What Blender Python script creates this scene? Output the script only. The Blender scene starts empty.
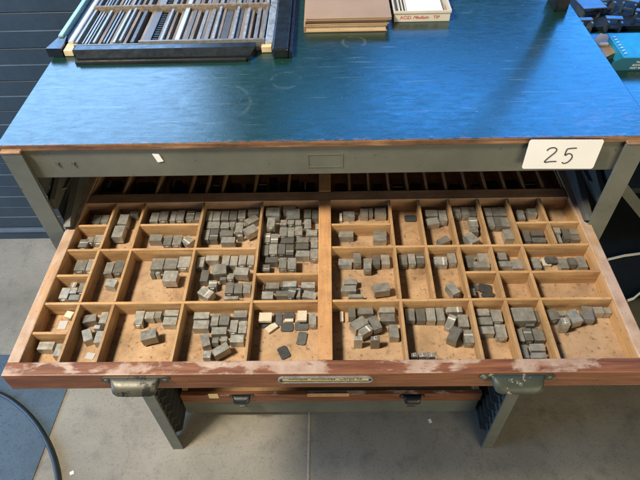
import bpy, bmesh, math, random
from mathutils import Vector, Matrix
rnd = random.Random(7)
S = bpy.context.scene
COL = S.collection
# ------------------------------------------------------------------ camera
CAM = Vector((.0095, -.6451, 1.5903)); PIT, YAW, ROL, F = 47.1609, 1.7169, -1.9408, 554.3853
def basis():
    p, y, r = (math.radians(a) for a in (PIT, YAW, ROL))
    f = Vector((-math.sin(y)*math.cos(p), math.cos(y)*math.cos(p), -math.sin(p)))
    a = Vector((math.cos(y), math.sin(y), 0)); u = a.cross(f)
    return a*math.cos(r)+u*math.sin(r), -a*math.sin(r)+u*math.cos(r), f
RT, UP, FW = basis()
cd = bpy.data.cameras.new('camera'); cam = bpy.data.objects.new('camera', cd); COL.objects.link(cam)
cd.sensor_width = 36; cd.lens = F/640*36; cd.clip_start = .02; cd.clip_end = 60
cam.matrix_world = Matrix(((RT.x, UP.x, -FW.x, CAM.x), (RT.y, UP.y, -FW.y, CAM.y), (RT.z, UP.z, -FW.z, CAM.z), (0, 0, 0, 1)))
S.camera = cam
# ------------------------------------------------------------------ light
S.view_settings.view_transform = 'Standard'; S.view_settings.look = 'None'; S.view_settings.exposure = 0; S.view_settings.gamma = 1
w = bpy.data.worlds.new('World'); S.world = w; w.use_nodes = True
w.node_tree.nodes['Background'].inputs[0].default_value = (.75, .86, 1, 1); w.node_tree.nodes['Background'].inputs[1].default_value = .08
def area(name, loc, aim, sx, sy, power, col, spread=180):
    l = bpy.data.lights.new(name, 'AREA'); l.shape = 'RECTANGLE'; l.size = sx; l.size_y = sy; l.energy = power; l.color = col
    l.spread = math.radians(spread)
    o = bpy.data.objects.new(name, l); COL.objects.link(o); o.location = loc
    o.rotation_euler = (Vector(aim)-Vector(loc)).to_track_quat('-Z', 'Y').to_euler(); return o
area('window_light', (-1.70, 2.6, 2.72), (-.3, 0, 1.0), 1.7, 1.15, 60, (.30, .56, 1))
area('blue_window_light', (1.20, 2.6, 2.92), (.3, 0, 1.0), 1.9, .50, 33, (.05, .31, 1))
area('blue_window_light', (1.95, 2.6, 2.32), (.3, 0, 1.0), 1.1, .55, 20, (.05, .34, 1))
area('blue_window_light', (-.02, 2.6, 3.06), (.0, 0, 1.0), .60, .20, 4.5, (.06, .33, 1))
area('ceiling_light', (-1.15, -.60, 2.95), (0, -.1, .9), .36, .36, 104, (1, .91, .78))
area('side_fill_light', (-2.7, -.5, .95), (-.7, 0, 0), 1.4, .9, 84, (.30, .54, 1))  # added low blue fill for the floor at the left
area('floor_fill_light', (1.5, -2.5, 1.15), (.3, 0, 0), 1.8, 1.2, 52, (1, .88, .64))  # added warm fill to brighten the floor from the right front

# ------------------------------------------------------------------ unprojection of measured points
def ray(x, y): return FW + RT*((x-320)/F) + UP*((240-y)/F)
def uz(x, y, z): v = ray(x, y); return CAM + v*((z-CAM.z)/v.z)
def uy(x, y, Y): v = ray(x, y); return CAM + v*((Y-CAM.y)/v.y)
# ------------------------------------------------------------------ materials
def nmat(name):
    m = bpy.data.materials.new(name); m.use_nodes = True; nt = m.node_tree
    return m, nt, nt.nodes['Principled BSDF']
def L(nt, a, b): nt.links.new(a, b)
def ramp(nt, fac, stops):
    r = nt.nodes.new('ShaderNodeValToRGB'); e = r.color_ramp.elements
    while len(e) < len(stops): e.new(.5)
    for k, (p, c) in zip(e, stops): k.position = p; k.color = (c[0], c[1], c[2], 1) if len(c) == 3 else c
    L(nt, fac, r.inputs[0]); return r.outputs[0]
def coords(nt, scale=(1, 1, 1), rot=(0, 0, 0), world=True, rand=False):
    mp = nt.nodes.new('ShaderNodeMapping'); mp.inputs['Scale'].default_value = scale; mp.inputs['Rotation'].default_value = rot
    if world:
        g = nt.nodes.new('ShaderNodeNewGeometry'); src = g.outputs['Position']
    else:
        g = nt.nodes.new('ShaderNodeTexCoord'); src = g.outputs['Object']
    if rand:
        oi = nt.nodes.new('ShaderNodeObjectInfo'); ad = nt.nodes.new('ShaderNodeVectorMath'); ad.operation = 'MULTIPLY_ADD'
        L(nt, oi.outputs['Random'], ad.inputs[0]); ad.inputs[1].default_value = (37, 53, 71); L(nt, src, ad.inputs[2]); src = ad.outputs[0]
    L(nt, src, mp.inputs[0]); return mp.outputs[0]
def noise(nt, vec, scale, detail=4, rough=.6, dist=0):
    n = nt.nodes.new('ShaderNodeTexNoise'); n.inputs['Scale'].default_value = scale; n.inputs['Detail'].default_value = detail
    n.inputs['Roughness'].default_value = rough; n.inputs['Distortion'].default_value = dist; L(nt, vec, n.inputs['Vector']); return n.outputs[0]
def mix(nt, fac, a, b, mode='MIX'):
    m = nt.nodes.new('ShaderNodeMix'); m.data_type = 'RGBA'; m.blend_type = mode
    for i, v in ((0, fac), (6, a), (7, b)):
        if hasattr(v, 'links'): L(nt, v, m.inputs[i])
        else: m.inputs[i].default_value = v if i == 0 else (v[0], v[1], v[2], 1)
    return m.outputs[2]
def bump(nt, b, h, strength=.3, dist=.001):
    n = nt.nodes.new('ShaderNodeBump'); n.inputs['Strength'].default_value = strength; n.inputs['Distance'].default_value = dist
    L(nt, h, n.inputs['Height']); L(nt, n.outputs[0], b.inputs['Normal'])
def setrough(nt, b, fac, lo, hi): L(nt, ramp(nt, fac, [(.3, (lo,)*3), (.7, (hi,)*3)]), b.inputs['Roughness'])

def wood(name, dark, mid, light, axis='x', grime=.5, rough=.55, rand=True, gs=1):
    m, nt, b = nmat(name)
    sc = {'x': (4, 60, 60), 'y': (60, 4, 60), 'z': (60, 60, 4)}[axis]
    v = coords(nt, sc, rand=rand); g = noise(nt, v, 2.4*gs, 6, .65, .6)
    c = ramp(nt, g, [(.25, dark), (.5, mid), (.75, light)])
    v2 = coords(nt, rand=rand); big = noise(nt, v2, 22, 5, .7)
    c = mix(nt, ramp(nt, big, [(.40, (0, 0, 0)), (.72, (grime,)*3)]), c, tuple(k*.42 for k in dark))
    sp = noise(nt, v2, 200, 4, .7)
    c = mix(nt, ramp(nt, sp, [(.60, (0, 0, 0)), (.70, (.6,)*3)]), c, (.06, .035, .02))
    L(nt, c, b.inputs['Base Color']); b.inputs['Roughness'].default_value = rough
    bump(nt, b, g, .25, .0006); return m
M = {}
M['pine_x'] = wood('pine_x', (.31, .17, .072), (.50, .295, .128), (.64, .42, .21), 'x', .35)
M['pine_y'] = wood('pine_y', (.25, .145, .066), (.42, .25, .112), (.56, .365, .175), 'y', .4)
M['bar_wood'] = wood('bar_wood', (.40, .20, .08), (.54, .29, .12), (.62, .36, .16), 'y', .5)
M['bar_wood_x'] = wood('bar_wood_x', (.25, .14, .075), (.36, .21, .115), (.44, .27, .16), 'x', .6)
M['front_wood'] = None
def worn(name, axis, top_bias, base):
    """varnished rail whose upper face is rubbed to pale wood in ragged patches"""
    m, nt, b = nmat(name)
    sc = (5, 70, 70) if axis == 'x' else (70, 5, 70)
    g = noise(nt, coords(nt, sc), 2.2, 6, .65, .5)
    c = ramp(nt, g, [(.25, base[0]), (.5, base[1]), (.75, base[2])])
    pv = coords(nt, (7, 15, 7) if axis == 'x' else (17, 6, 7))
    p = noise(nt, pv, 1.5, 6, .62, .25)
    geo = nt.nodes.new('ShaderNodeNewGeometry'); sx = nt.nodes.new('ShaderNodeSeparateXYZ'); L(nt, geo.outputs['Normal'], sx.inputs[0])
    up = ramp(nt, sx.outputs[2], [(.35, (0, 0, 0)), (.8, (1, 1, 1))])
    pm = ramp(nt, p, [(top_bias, (0, 0, 0)), (top_bias+.055, (1, 1, 1))])
    mm = nt.nodes.new('ShaderNodeMath'); mm.operation = 'MULTIPLY'; L(nt, up, mm.inputs[0]); L(nt, pm, mm.inputs[1])
    g2 = noise(nt, coords(nt), 45, 4, .6)
    pale = ramp(nt, g2, [(.3, (.32, .21, .14)), (.7, (.50, .385, .30))])
    mm2 = nt.nodes.new('ShaderNodeMath'); mm2.operation = 'MULTIPLY'; L(nt, mm.outputs[0], mm2.inputs[0]); mm2.inputs[1].default_value = .8
    c = mix(nt, mm2.outputs[0], c, pale)
    sp = noise(nt, coords(nt), 180, 3, .6)
    c = mix(nt, ramp(nt, sp, [(.64, (0, 0, 0)), (.72, (.7,)*3)]), c, (.06, .03, .02))
    L(nt, c, b.inputs['Base Color']); setrough(nt, b, p, .38, .6); bump(nt, b, g, .3, .0006); return m
RED = ((.065, .022, .010), (.165, .058, .022), (.28, .115, .045))
M['front_wood'] = worn('front_wood', 'x', .52, RED)
M['left_wood'] = worn('left_wood', 'y', .47, ((.30, .17, .075), (.44, .26, .125), (.54, .35, .18)))
M['right_wood'] = worn('right_wood', 'y', .44, ((.32, .17, .07), (.46, .27, .12), (.56, .36, .17)))
def board():
    m, nt, b = nmat('base_board')
    v = coords(nt); n1 = noise(nt, v, 16, 6, .7, .4); n2 = noise(nt, v, 130, 4, .7); n3 = noise(nt, v, 5, 3)
    c = ramp(nt, n1, [(.3, (.19, .105, .048)), (.5, (.37, .225, .108)), (.7, (.52, .34, .185))])
    c = mix(nt, ramp(nt, n3, [(.35, (0, 0, 0)), (.65, (.45,)*3)]), c, (.38, .27, .18))
    c = mix(nt, ramp(nt, n2, [(.56, (0, 0, 0)), (.68, (.8,)*3)]), c, (.08, .05, .03))
    L(nt, c, b.inputs['Base Color']); b.inputs['Roughness'].default_value = .75; bump(nt, b, n2, .3, .0005); return m
M['board'] = board()
def leadm(name, lo, hi, metal=.45, rough=.42, nick=False):
    m, nt, b = nmat(name)
    oi = nt.nodes.new('ShaderNodeObjectInfo')
    n1 = noise(nt, coords(nt, rand=True), 120, 5, .7); n2 = noise(nt, coords(nt, rand=True), 420, 3, .6)
    c = ramp(nt, n1, [(.3, lo), (.7, hi)])
    c = mix(nt, ramp(nt, oi.outputs['Random'], [(0, (.0,)*3), (.55, (.25,)*3), (1, (.9,)*3)]), c, tuple(k*.45 for k in lo))
    c = mix(nt, ramp(nt, n2, [(.66, (0, 0, 0)), (.76, (.6,)*3)]), c, (.05, .05, .045))
    L(nt, c, b.inputs['Base Color']); b.inputs['Metallic'].default_value = metal; setrough(nt, b, n1, rough-.1, rough+.16)
    bump(nt, b, n2, .2, .0003); return m
M['lead'] = leadm('type_metal', (.32, .31, .265), (.56, .545, .48), .55, .38)
M['nick'] = leadm('bright_type_metal', (.62, .60, .55), (.8, .78, .72), .3, .35)
M['slug'] = leadm('dark_slug_metal', (.085, .088, .085), (.14, .142, .135), .3, .5)
M['cream'] = leadm('pale_spacer', (.50, .44, .32), (.68, .61, .47), .0, .6)
M['steel'] = leadm('dull_steel', (.28, .285, .27), (.60, .61, .57), .5, .36)
M['brownstrip'] = wood('brown_furniture', (.12, .09, .065), (.24, .19, .135), (.40, .33, .25), 'y', .4)
M['greystrip'] = leadm('grey_furniture', (.20, .19, .17), (.42, .40, .36), .4, .4)
def paint(name, c0, c1, chip, rough=.45, chipat=.66, metal=0., coat=0):
    m, nt, b = nmat(name); v = coords(nt)
    n1 = noise(nt, v, 9, 5, .65); n2 = noise(nt, v, 60, 6, .72)
    c = ramp(nt, n1, [(.3, c0), (.7, c1)]); c = mix(nt, ramp(nt, n2, [(chipat, (0, 0, 0)), (chipat+.03, (1, 1, 1))]), c, chip)
    L(nt, c, b.inputs['Base Color']); b.inputs['Metallic'].default_value = metal; setrough(nt, b, n2, rough-.08, rough+.12)
    bump(nt, b, n2, .25, .0006); return m
M['greygreen'] = paint('grey_green_paint', (.085, .088, .066), (.13, .133, .10), (.055, .05, .04), .5, .64)
M['darkmetal'] = paint('dark_runner_metal', (.06, .063, .052), (.12, .12, .10), (.03, .028, .025), .5, .66, .2)
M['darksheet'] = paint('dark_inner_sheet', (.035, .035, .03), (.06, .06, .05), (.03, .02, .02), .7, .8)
M['black'] = paint('black_enamel', (.006, .009, .011), (.016, .02, .022), (.10, .09, .07), .26, .76)
M['brass'] = paint('aged_brass', (.045, .043, .03), (.115, .107, .075), (.02, .018, .013), .5, .53, .45)
M['greenbrass'] = paint('green_painted_handle', (.018, .023, .016), (.048, .056, .038), (.24, .22, .16), .52, .57, .2)
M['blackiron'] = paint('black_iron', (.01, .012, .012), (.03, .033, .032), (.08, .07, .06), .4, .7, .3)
M['teal'] = paint('teal_sheen', (.22, .42, .40), (.36, .56, .52), (.1, .14, .14), .3, .68, .3)
M['whitebar'] = paint('pale_steel_bar', (.5, .5, .46), (.72, .71, .66), (.2, .2, .18), .3, .68, .4)
M['edge'] = wood('raw_board_edge', (.05, .022, .012), (.20, .095, .04), (.42, .24, .12), 'x', .75)
M['shutter'] = paint('slate_shutter', (.020, .030, .033), (.028, .040, .044), (.06, .075, .08), .5, .75)
M['shutterline'] = paint('pale_joint', (.08, .10, .105), (.14, .165, .17), (.06, .075, .08), .5, .75)
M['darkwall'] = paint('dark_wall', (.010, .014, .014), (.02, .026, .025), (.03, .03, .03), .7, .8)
M['whitecard'] = paint('white_card', (.72, .70, .64), (.80, .78, .72), (.55, .52, .45), .6, .74)
M['ink'] = paint('black_ink', (.01, .01, .01), (.015, .015, .015), (.02, .02, .02), .7, .9)
M['redink'] = paint('red_ink', (.55, .05, .035), (.62, .08, .05), (.7, .5, .4), .6, .7)
M['whiteink'] = paint('white_ink', (.75, .78, .78), (.8, .82, .82), (.7, .7, .7), .6, .9)
M['yellowcard'] = paint('yellow_card', (.62, .47, .2), (.70, .55, .27), (.35, .24, .1), .6, .7)
M['boxcard'] = paint('dirty_cream_card', (.58, .53, .42), (.68, .64, .54), (.30, .24, .17), .65, .64)
M['bookcloth'] = paint('brown_kraft_cover', (.32, .205, .118), (.39, .26, .155), (.25, .15, .085), .65, .70)
M['pages'] = wood('page_edges', (.55, .40, .22), (.70, .54, .32), (.78, .64, .42), 'x', .2)
M['bluebox'] = paint('turquoise_card', (.015, .24, .42), (.02, .32, .52), (.02, .2, .32), .4, .8)
M['tealbox'] = paint('dark_teal_card', (.005, .085, .14), (.008, .11, .17), (.01, .07, .1), .45, .8)
M['tanwood'] = wood('tan_wood', (.32, .18, .08), (.48, .29, .14), (.58, .38, .2), 'x', .4)
M['rubber'] = paint('black_rubber', (.012, .018, .02), (.02, .028, .03), (.03, .035, .035), .45, .8)
M['bluemetal'] = paint('pressed_steel', (.10, .13, .16), (.2, .24, .28), (.05, .06, .07), .28, .66, .6)
M['paper'] = paint('white_paper', (.68, .66, .6), (.76, .74, .7), (.5, .48, .42), .7, .75)
M['greypaper'] = paint('grey_paper', (.36, .36, .34), (.44, .44, .42), (.3, .28, .24), .7, .75)
def tabletop():
    m, nt, b = nmat('worn_green_blue_enamel'); v = coords(nt)
    n1 = noise(nt, v, 3.5, 5, .6); n2 = noise(nt, v, 90, 5, .75, .5); n3 = noise(nt, coords(nt, (10, 34, 1)), 3.5, 8, .75, .4)
    c = ramp(nt, n1, [(.3, (.004, .024, .019)), (.7, (.008, .040, .032))])
    # rubbed corner patches, ring marks from cans, specks
    c = mix(nt, ramp(nt, n2, [(.66, (0, 0, 0)), (.70, (.85,)*3)]), c, (.012, .02, .02))
    for cx, cy, r, w_, s in RINGS:
        vm = nt.nodes.new('ShaderNodeVectorMath'); vm.operation = 'DISTANCE'; L(nt, v, vm.inputs[0]); vm.inputs[1].default_value = (cx, cy, HT)
        a = nt.nodes.new('ShaderNodeMath'); a.operation = 'SUBTRACT'; L(nt, vm.outputs['Value'], a.inputs[0]); a.inputs[1].default_value = r
        ab = nt.nodes.new('ShaderNodeMath'); ab.operation = 'ABSOLUTE'; L(nt, a.outputs[0], ab.inputs[0])
        lt = ramp(nt, ab.outputs[0], [(0, (s,)*3), (w_, (0, 0, 0))])
        ml = nt.nodes.new('ShaderNodeMath'); ml.operation = 'MULTIPLY'; L(nt, lt, ml.inputs[0]); L(nt, ramp(nt, noise(nt, v, 40, 4, .7), [(.42, (0, 0, 0)), (.55, (1, 1, 1))]), ml.inputs[1])
        c = mix(nt, ml.outputs[0], c, (.11, .15, .12))
    for sc_, rt_, am in (((3, 150, 1), .4, .5), ((4, 190, 1), 1.25, .4), ((5, 120, 1), 2.3, .4)):
        sn = noise(nt, coords(nt, sc_, (0, 0, rt_)), 1.6, 2, .5, .2); gate = ramp(nt, noise(nt, coords(nt, (1, 1, 1), (0, 0, rt_*3)), 9, 2), [(.52, (0, 0, 0)), (.62, (am,)*3)])
        ms = nt.nodes.new('ShaderNodeMath'); ms.operation = 'MULTIPLY'; L(nt, ramp(nt, sn, [(.66, (0, 0, 0)), (.70, (1, 1, 1))]), ms.inputs[0]); L(nt, gate, ms.inputs[1])
        c = mix(nt, ms.outputs[0], c, (.16, .20, .18))
    vc = nt.nodes.new('ShaderNodeTexVoronoi'); vc.feature = 'DISTANCE_TO_EDGE'; vc.inputs['Scale'].default_value = 42; L(nt, coords(nt, (1, 2.2, 1)), vc.inputs['Vector'])
    gate = ramp(nt, noise(nt, v, 13, 3), [(.54, (0, 0, 0)), (.68, (.5,)*3)])
    mc = nt.nodes.new('ShaderNodeMath'); mc.operation = 'MULTIPLY'; L(nt, ramp(nt, vc.outputs['Distance'], [(.0, (1, 1, 1)), (.03, (0, 0, 0))]), mc.inputs[0]); L(nt, gate, mc.inputs[1])
    c = mix(nt, mc.outputs[0], c, (.004, .008, .008)); crack = mc.outputs[0]
    n4 = noise(nt, v, 240, 3, .6)
    c = mix(nt, ramp(nt, n4, [(.72, (0, 0, 0)), (.75, (.8,)*3)]), c, (.30, .33, .28))
    sx = nt.nodes.new('ShaderNodeVectorMath'); sx.operation = 'DISTANCE'; L(nt, v, sx.inputs[0]); sx.inputs[1].default_value = (.43, .02, HT)
    near = ramp(nt, sx.outputs['Value'], [(.02, (1, 1, 1)), (.11, (0, 0, 0))])
    pt = ramp(nt, noise(nt, coords(nt, (1, 3, 1)), 55, 5, .7), [(.52, (0, 0, 0)), (.58, (1, 1, 1))])
    ml = nt.nodes.new('ShaderNodeMath'); ml.operation = 'MULTIPLY'; L(nt, near, ml.inputs[0]); L(nt, pt, ml.inputs[1])
    c = mix(nt, ml.outputs[0], c, (.06, .055, .045))
    sy = nt.nodes.new('ShaderNodeSeparateXYZ'); L(nt, v, sy.inputs[0])     # paint chipped away along the front edge
    rim = ramp(nt, sy.outputs[1], [(.0, (1, 1, 1)), (.012, (0, 0, 0))]); cn = noise(nt, coords(nt, (1, 1.6, 1)), 75, 5, .7)
    ma = nt.nodes.new('ShaderNodeMath'); ma.operation = 'MULTIPLY_ADD'; L(nt, rim, ma.inputs[0]); ma.inputs[1].default_value = .22; L(nt, cn, ma.inputs[2])
    chip = ramp(nt, ma.outputs[0], [(.665, (0, 0, 0)), (.69, (1, 1, 1))]); mr = nt.nodes.new('ShaderNodeMath'); mr.operation = 'MULTIPLY'; L(nt, chip, mr.inputs[0]); L(nt, ramp(nt, sy.outputs[1], [(.0, (1, 1, 1)), (.014, (0, 0, 0))]), mr.inputs[1])
    c = mix(nt, mr.outputs[0], c, (.10, .055, .025))
    L(nt, c, b.inputs['Base Color'])
    L(nt, ramp(nt, n3, [(.3, (.17,)*3), (.7, (.33,)*3)]), b.inputs['Roughness']); b.inputs['IOR'].default_value = 1.75
    ad = nt.nodes.new('ShaderNodeMath'); ad.operation = 'MULTIPLY_ADD'; L(nt, n2, ad.inputs[0]); ad.inputs[1].default_value = 1.0; L(nt, n3, ad.inputs[2])
    sb = nt.nodes.new('ShaderNodeMath'); sb.operation = 'SUBTRACT'; L(nt, ad.outputs[0], sb.inputs[0]); L(nt, crack, sb.inputs[1])
    bump(nt, b, sb.outputs[0], .22, .0005); return m
HT = 1.1032; ZT = .9288; ZF = ZT-.030       # table top, case top, case floor
ring = uz(354, 42, HT); ring2 = uz(216, 103, HT); ring3 = uz(286, 80, HT); ring4 = uz(463, 9, HT)
RINGS = [(ring.x, ring.y, .020, .0022, .45), (ring2.x, ring2.y, .054, .0016, .28), (ring3.x, ring3.y, .024, .003, .3), (ring4.x, ring4.y, .017, .002, .5)]
M['table'] = tabletop()
def concrete(name, c0, c1, c2, rough=.55):
    m, nt, b = nmat(name); v = coords(nt)
    n1 = noise(nt, v, 2.2, 6, .65, .3); n2 = noise(nt, v, 14, 6, .7); n3 = noise(nt, v, 160, 3, .6)
    c = ramp(nt, n1, [(.3, c0), (.5, c1), (.72, c2)])
    c = mix(nt, ramp(nt, n2, [(.52, (0, 0, 0)), (.74, (.55,)*3)]), c, tuple(k*.5 for k in c0))
    c = mix(nt, ramp(nt, n3, [(.57, (0, 0, 0)), (.68, (.5,)*3)]), c, tuple(k*.4 for k in c0))
    vo = nt.nodes.new('ShaderNodeTexVoronoi'); vo.feature = 'F1'; vo.inputs['Scale'].default_value = 9; L(nt, v, vo.inputs['Vector'])
    c = mix(nt, ramp(nt, vo.outputs['Distance'], [(.06, (.25,)*3), (.15, (0, 0, 0))]), c, tuple(k*.62 for k in c0))
    for rt_ in (.3, 1.9):
        sn = noise(nt, coords(nt, (2, 60, 1), (0, 0, rt_)), 1.5, 3, .6, .5)
        c = mix(nt, ramp(nt, sn, [(.66, (0, 0, 0)), (.74, (.14,)*3)]), c, tuple(k*1.5 for k in c2))
    vc = nt.nodes.new('ShaderNodeTexVoronoi'); vc.feature = 'DISTANCE_TO_EDGE'; vc.inputs['Scale'].default_value = 2.3
    wv = nt.nodes.new('ShaderNodeVectorMath'); wv.operation = 'MULTIPLY_ADD'; nn = nt.nodes.new('ShaderNodeTexNoise'); nn.inputs['Scale'].default_value = 9; L(nt, v, nn.inputs['Vector'])
    L(nt, nn.outputs[1], wv.inputs[0]); wv.inputs[1].default_value = (.16, .16, 0); L(nt, v, wv.inputs[2]); L(nt, wv.outputs[0], vc.inputs['Vector'])
    c = mix(nt, ramp(nt, vc.outputs['Distance'], [(.0, (.22,)*3), (.004, (0, 0, 0))]), c, tuple(k*.5 for k in c0))
    n5 = noise(nt, v, 420, 4, .8); c = mix(nt, ramp(nt, n5, [(.56, (0, 0, 0)), (.66, (.5,)*3)]), c, tuple(k*.55 for k in c0))
    L(nt, c, b.inputs['Base Color']); setrough(nt, b, n2, rough-.12, rough+.12); bump(nt, b, n5, .2, .0008); return m
M['floor'] = concrete('concrete', (.20, .178, .132), (.28, .25, .188), (.37, .33, .25), .48)
M['bluefloor'] = concrete('dark_blue_concrete', (.055, .085, .105), (.075, .11, .135), (.10, .14, .165), .38)
M['joint'] = concrete('joint_filler', (.34, .31, .24), (.42, .38, .30), (.48, .44, .36), .6)

# ------------------------------------------------------------------ mesh helpers
def box(bm, c, s, rz=0, bev=0, rot=None, mi=0):
    R = rot if rot else Matrix.Rotation(rz, 4, 'Z')
    r = bmesh.ops.create_cube(bm, size=1, matrix=Matrix.Translation(c) @ R @ Matrix.Diagonal((s[0], s[1], s[2], 1)))
    vs = r['verts']; fs = list({f for v in vs for f in v.link_faces})
    if bev:
        es = list({e for v in vs for e in v.link_edges})
        g = bmesh.ops.bevel(bm, geom=es, offset=bev, segments=2, affect='EDGES', profile=.5); fs = list(set(g['faces']) | {f for f in fs if f.is_valid})
    for f in fs: f.material_index = mi
def bx(bm, x0, x1, y0, y1, z0, z1, bev=0, mi=0):
    box(bm, ((x0+x1)/2, (y0+y1)/2, (z0+z1)/2), (abs(x1-x0), abs(y1-y0), abs(z1-z0)), bev=bev, mi=mi)
def prism(bm, pts, off, mi=0):
    """polygon pts (3D) swept by vector off"""
    a = [bm.verts.new(p) for p in pts]; b_ = [bm.verts.new(Vector(p)+Vector(off)) for p in pts]
    n = len(pts); fs = [bm.faces.new(a), bm.faces.new(b_[::-1])]
    for i in range(n): fs.append(bm.faces.new((a[i], b_[i], b_[(i+1) % n], a[(i+1) % n])))
    for f in fs: f.material_index = mi
    bmesh.ops.recalc_face_normals(bm, faces=fs)
def tube(bm, pts, r, seg=10, flat=1, cap=True):
    rings = []; n = len(pts); pts = [Vector(p) for p in pts]
    for i, p in enumerate(pts):
        t = (pts[min(i+1, n-1)]-pts[max(i-1, 0)]).normalized()
        a = t.cross(Vector((0, 0, 1))); a = a.normalized() if a.length > 1e-4 else Vector((1, 0, 0)); b_ = a.cross(t)
        rings.append([bm.verts.new(p+(a*math.cos(k*2*math.pi/seg)+b_*math.sin(k*2*math.pi/seg)*flat)*r) for k in range(seg)])
    for i in range(n-1):
        for k in range(seg): bm.faces.new((rings[i][k], rings[i][(k+1) % seg], rings[i+1][(k+1) % seg], rings[i+1][k])).smooth = True
    if cap: bm.faces.new(rings[0][::-1]); bm.faces.new(rings[-1])
def mesh(name, bm, mats, parent=None, loc=None, center=True):
    """links bm as one object; its origin goes to its base centre"""
    me = bpy.data.meshes.new(name)
    bmesh.ops.recalc_face_normals(bm, faces=bm.faces)
    if center and bm.verts:
        xs = [v.co for v in bm.verts]; o0 = Vector(((min(v.x for v in xs)+max(v.x for v in xs))/2, (min(v.y for v in xs)+max(v.y for v in xs))/2, min(v.z for v in xs)))
        bmesh.ops.translate(bm, verts=bm.verts, vec=-o0)
    else: o0 = Vector((0, 0, 0))
    bm.to_mesh(me); bm.free()
    for m in (mats if isinstance(mats, (list, tuple)) else [mats]): me.materials.append(M[m] if isinstance(m, str) else m)
    o = bpy.data.objects.new(name, me); COL.objects.link(o); o.location = o0
    if parent:
        o.parent = parent
        pw = Vector((0, 0, 0)); q = parent
        while q: pw += q.location; q = q.parent
        o.location = o0-pw
    return o
def tag(o, label=None, cat=None, group=None, kind=None):
    if label: o['label'] = label
    if cat: o['category'] = cat
    if group: o['group'] = group
    if kind: o['kind'] = kind
    return o
def empty(name, loc, label, cat, group=None):
    o = bpy.data.objects.new(name, None); COL.objects.link(o); o.location = loc; o.empty_display_size = .02
    return tag(o, label, cat, group)
def text_bm(s, size, ext=.0004, shear=0, sx=1):
    cu = bpy.data.curves.new('t', 'FONT'); cu.body = s; cu.size = size; cu.extrude = ext; cu.align_x = 'CENTER'; cu.align_y = 'CENTER'; cu.shear = shear
    o = bpy.data.objects.new('t', cu); COL.objects.link(o); bpy.context.view_layer.update()
    me = bpy.data.meshes.new_from_object(o.evaluated_get(bpy.context.evaluated_depsgraph_get()))
    bm = bmesh.new(); bm.from_mesh(me); bpy.data.objects.remove(o); bpy.data.curves.remove(cu); bpy.data.meshes.remove(me)
    if sx != 1: bmesh.ops.scale(bm, vec=(sx, 1, 1), verts=bm.verts)
    return bm
def place(bm, loc, rot): bmesh.ops.transform(bm, matrix=Matrix.Translation(loc) @ rot.to_4x4(), verts=bm.verts); return bm
RX = lambda d: Matrix.Rotation(math.radians(d), 3, 'X')
RZ = lambda d: Matrix.Rotation(math.radians(d), 3, 'Z')

# ------------------------------------------------------------------ the setting
bm = bmesh.new(); bx(bm, -12, 12, -8, 14, -.1, 0); tag(mesh('floor', bm, 'floor', center=False), kind='structure')
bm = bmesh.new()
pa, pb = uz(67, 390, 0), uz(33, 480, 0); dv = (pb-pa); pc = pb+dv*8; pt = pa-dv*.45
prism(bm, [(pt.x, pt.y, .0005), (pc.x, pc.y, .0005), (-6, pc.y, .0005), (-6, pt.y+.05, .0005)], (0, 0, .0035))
tag(mesh('dark_floor_area', bm, 'bluefloor', center=False), kind='structure')  # darker blue-grey area of the floor at the left
bm = bmesh.new(); bx(bm, -.067, -.061, -3, .9, -.01, .0015); tag(mesh('floor_joint', bm, 'joint', center=False), kind='structure')
# shutter wall at the back left
sw = empty('roller_shutter', (-1.4, .86, 0), 'dark slate shutter wall of horizontal slats behind the cabinet on the left', 'shutter')
bm = bmesh.new(); zz = .0745; k = 0
while zz < 1.32:
    prism(bm, [(-4, .872, zz+.001), (-4, .8505, zz+.0005), (-4, .849, zz+.002), (-4, .849, zz+.050), (-4, .8505, zz+.0515), (-4, .872, zz+.0515)], (4.15, 0, 0)); zz += .0525
mesh('slat_panel', bm, 'shutter', sw)
bm = bmesh.new()
for z in (.862, .7575, .652, .5475, .442, .337, .232, .128): bx(bm, -4, .15, .8475, .8535, z-.0016, z+.0016)
mesh('slat_joint', bm, 'shutterline', sw)
bm = bmesh.new(); bx(bm, -4, .15, .845, .875, .0462, .064, .002); mesh('bottom_seal', bm, 'shutterline', sw)
bm = bmesh.new(); bx(bm, -4, .15, .855, .875, 0, .046); mesh('bottom_rail', bm, 'shutter', sw)
bm = bmesh.new(); bx(bm, .15, 4, 1.35, 1.4, 0, 1.3)  # near-black wall at the back right
tag(mesh('back_wall', bm, 'darkwall'), 'dark wall behind the second workbench at the right', 'wall')

# ------------------------------------------------------------------ cabinet
cab = empty('type_cabinet', (0, .3, 0), 'grey green type cabinet with a glossy blue green worn top', 'cabinet')
XW = .477
bm = bmesh.new()
bx(bm, -XW, XW, 0, .66, HT-.0105, HT, .0012)
for f in bm.faces:
    c = f.calc_center_median()
    f.material_index = 0 if f.normal.z > .9 else 1
mesh('table_top', bm, ['table', 'edge'], cab)
bm = bmesh.new(); bx(bm, -.45, .452, .004, .012, 1.038, HT-.0115, .0015)
for x in (-.40, -.376, .35): box(bm, (x, .003, 1.066), (.005, .003, .005), bev=.001, mi=1)
mesh('apron', bm, ['greygreen', 'black'], cab)
bm = bmesh.new()                                   # faint empty card frame on the apron
a = uy(307, 154, .004); c = uy(343, 167, .004)
for x0, x1, z0, z1 in ((a.x, c.x, a.z-.002, a.z), (a.x, c.x, c.z, c.z+.002), (a.x, a.x+.002, c.z+.002, a.z-.002), (c.x-.002, c.x, c.z+.002, a.z-.002)): bx(bm, x0, x1, .0033, .004, z0, z1)
mesh('card_frame', bm, 'greygreen', cab)
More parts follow.
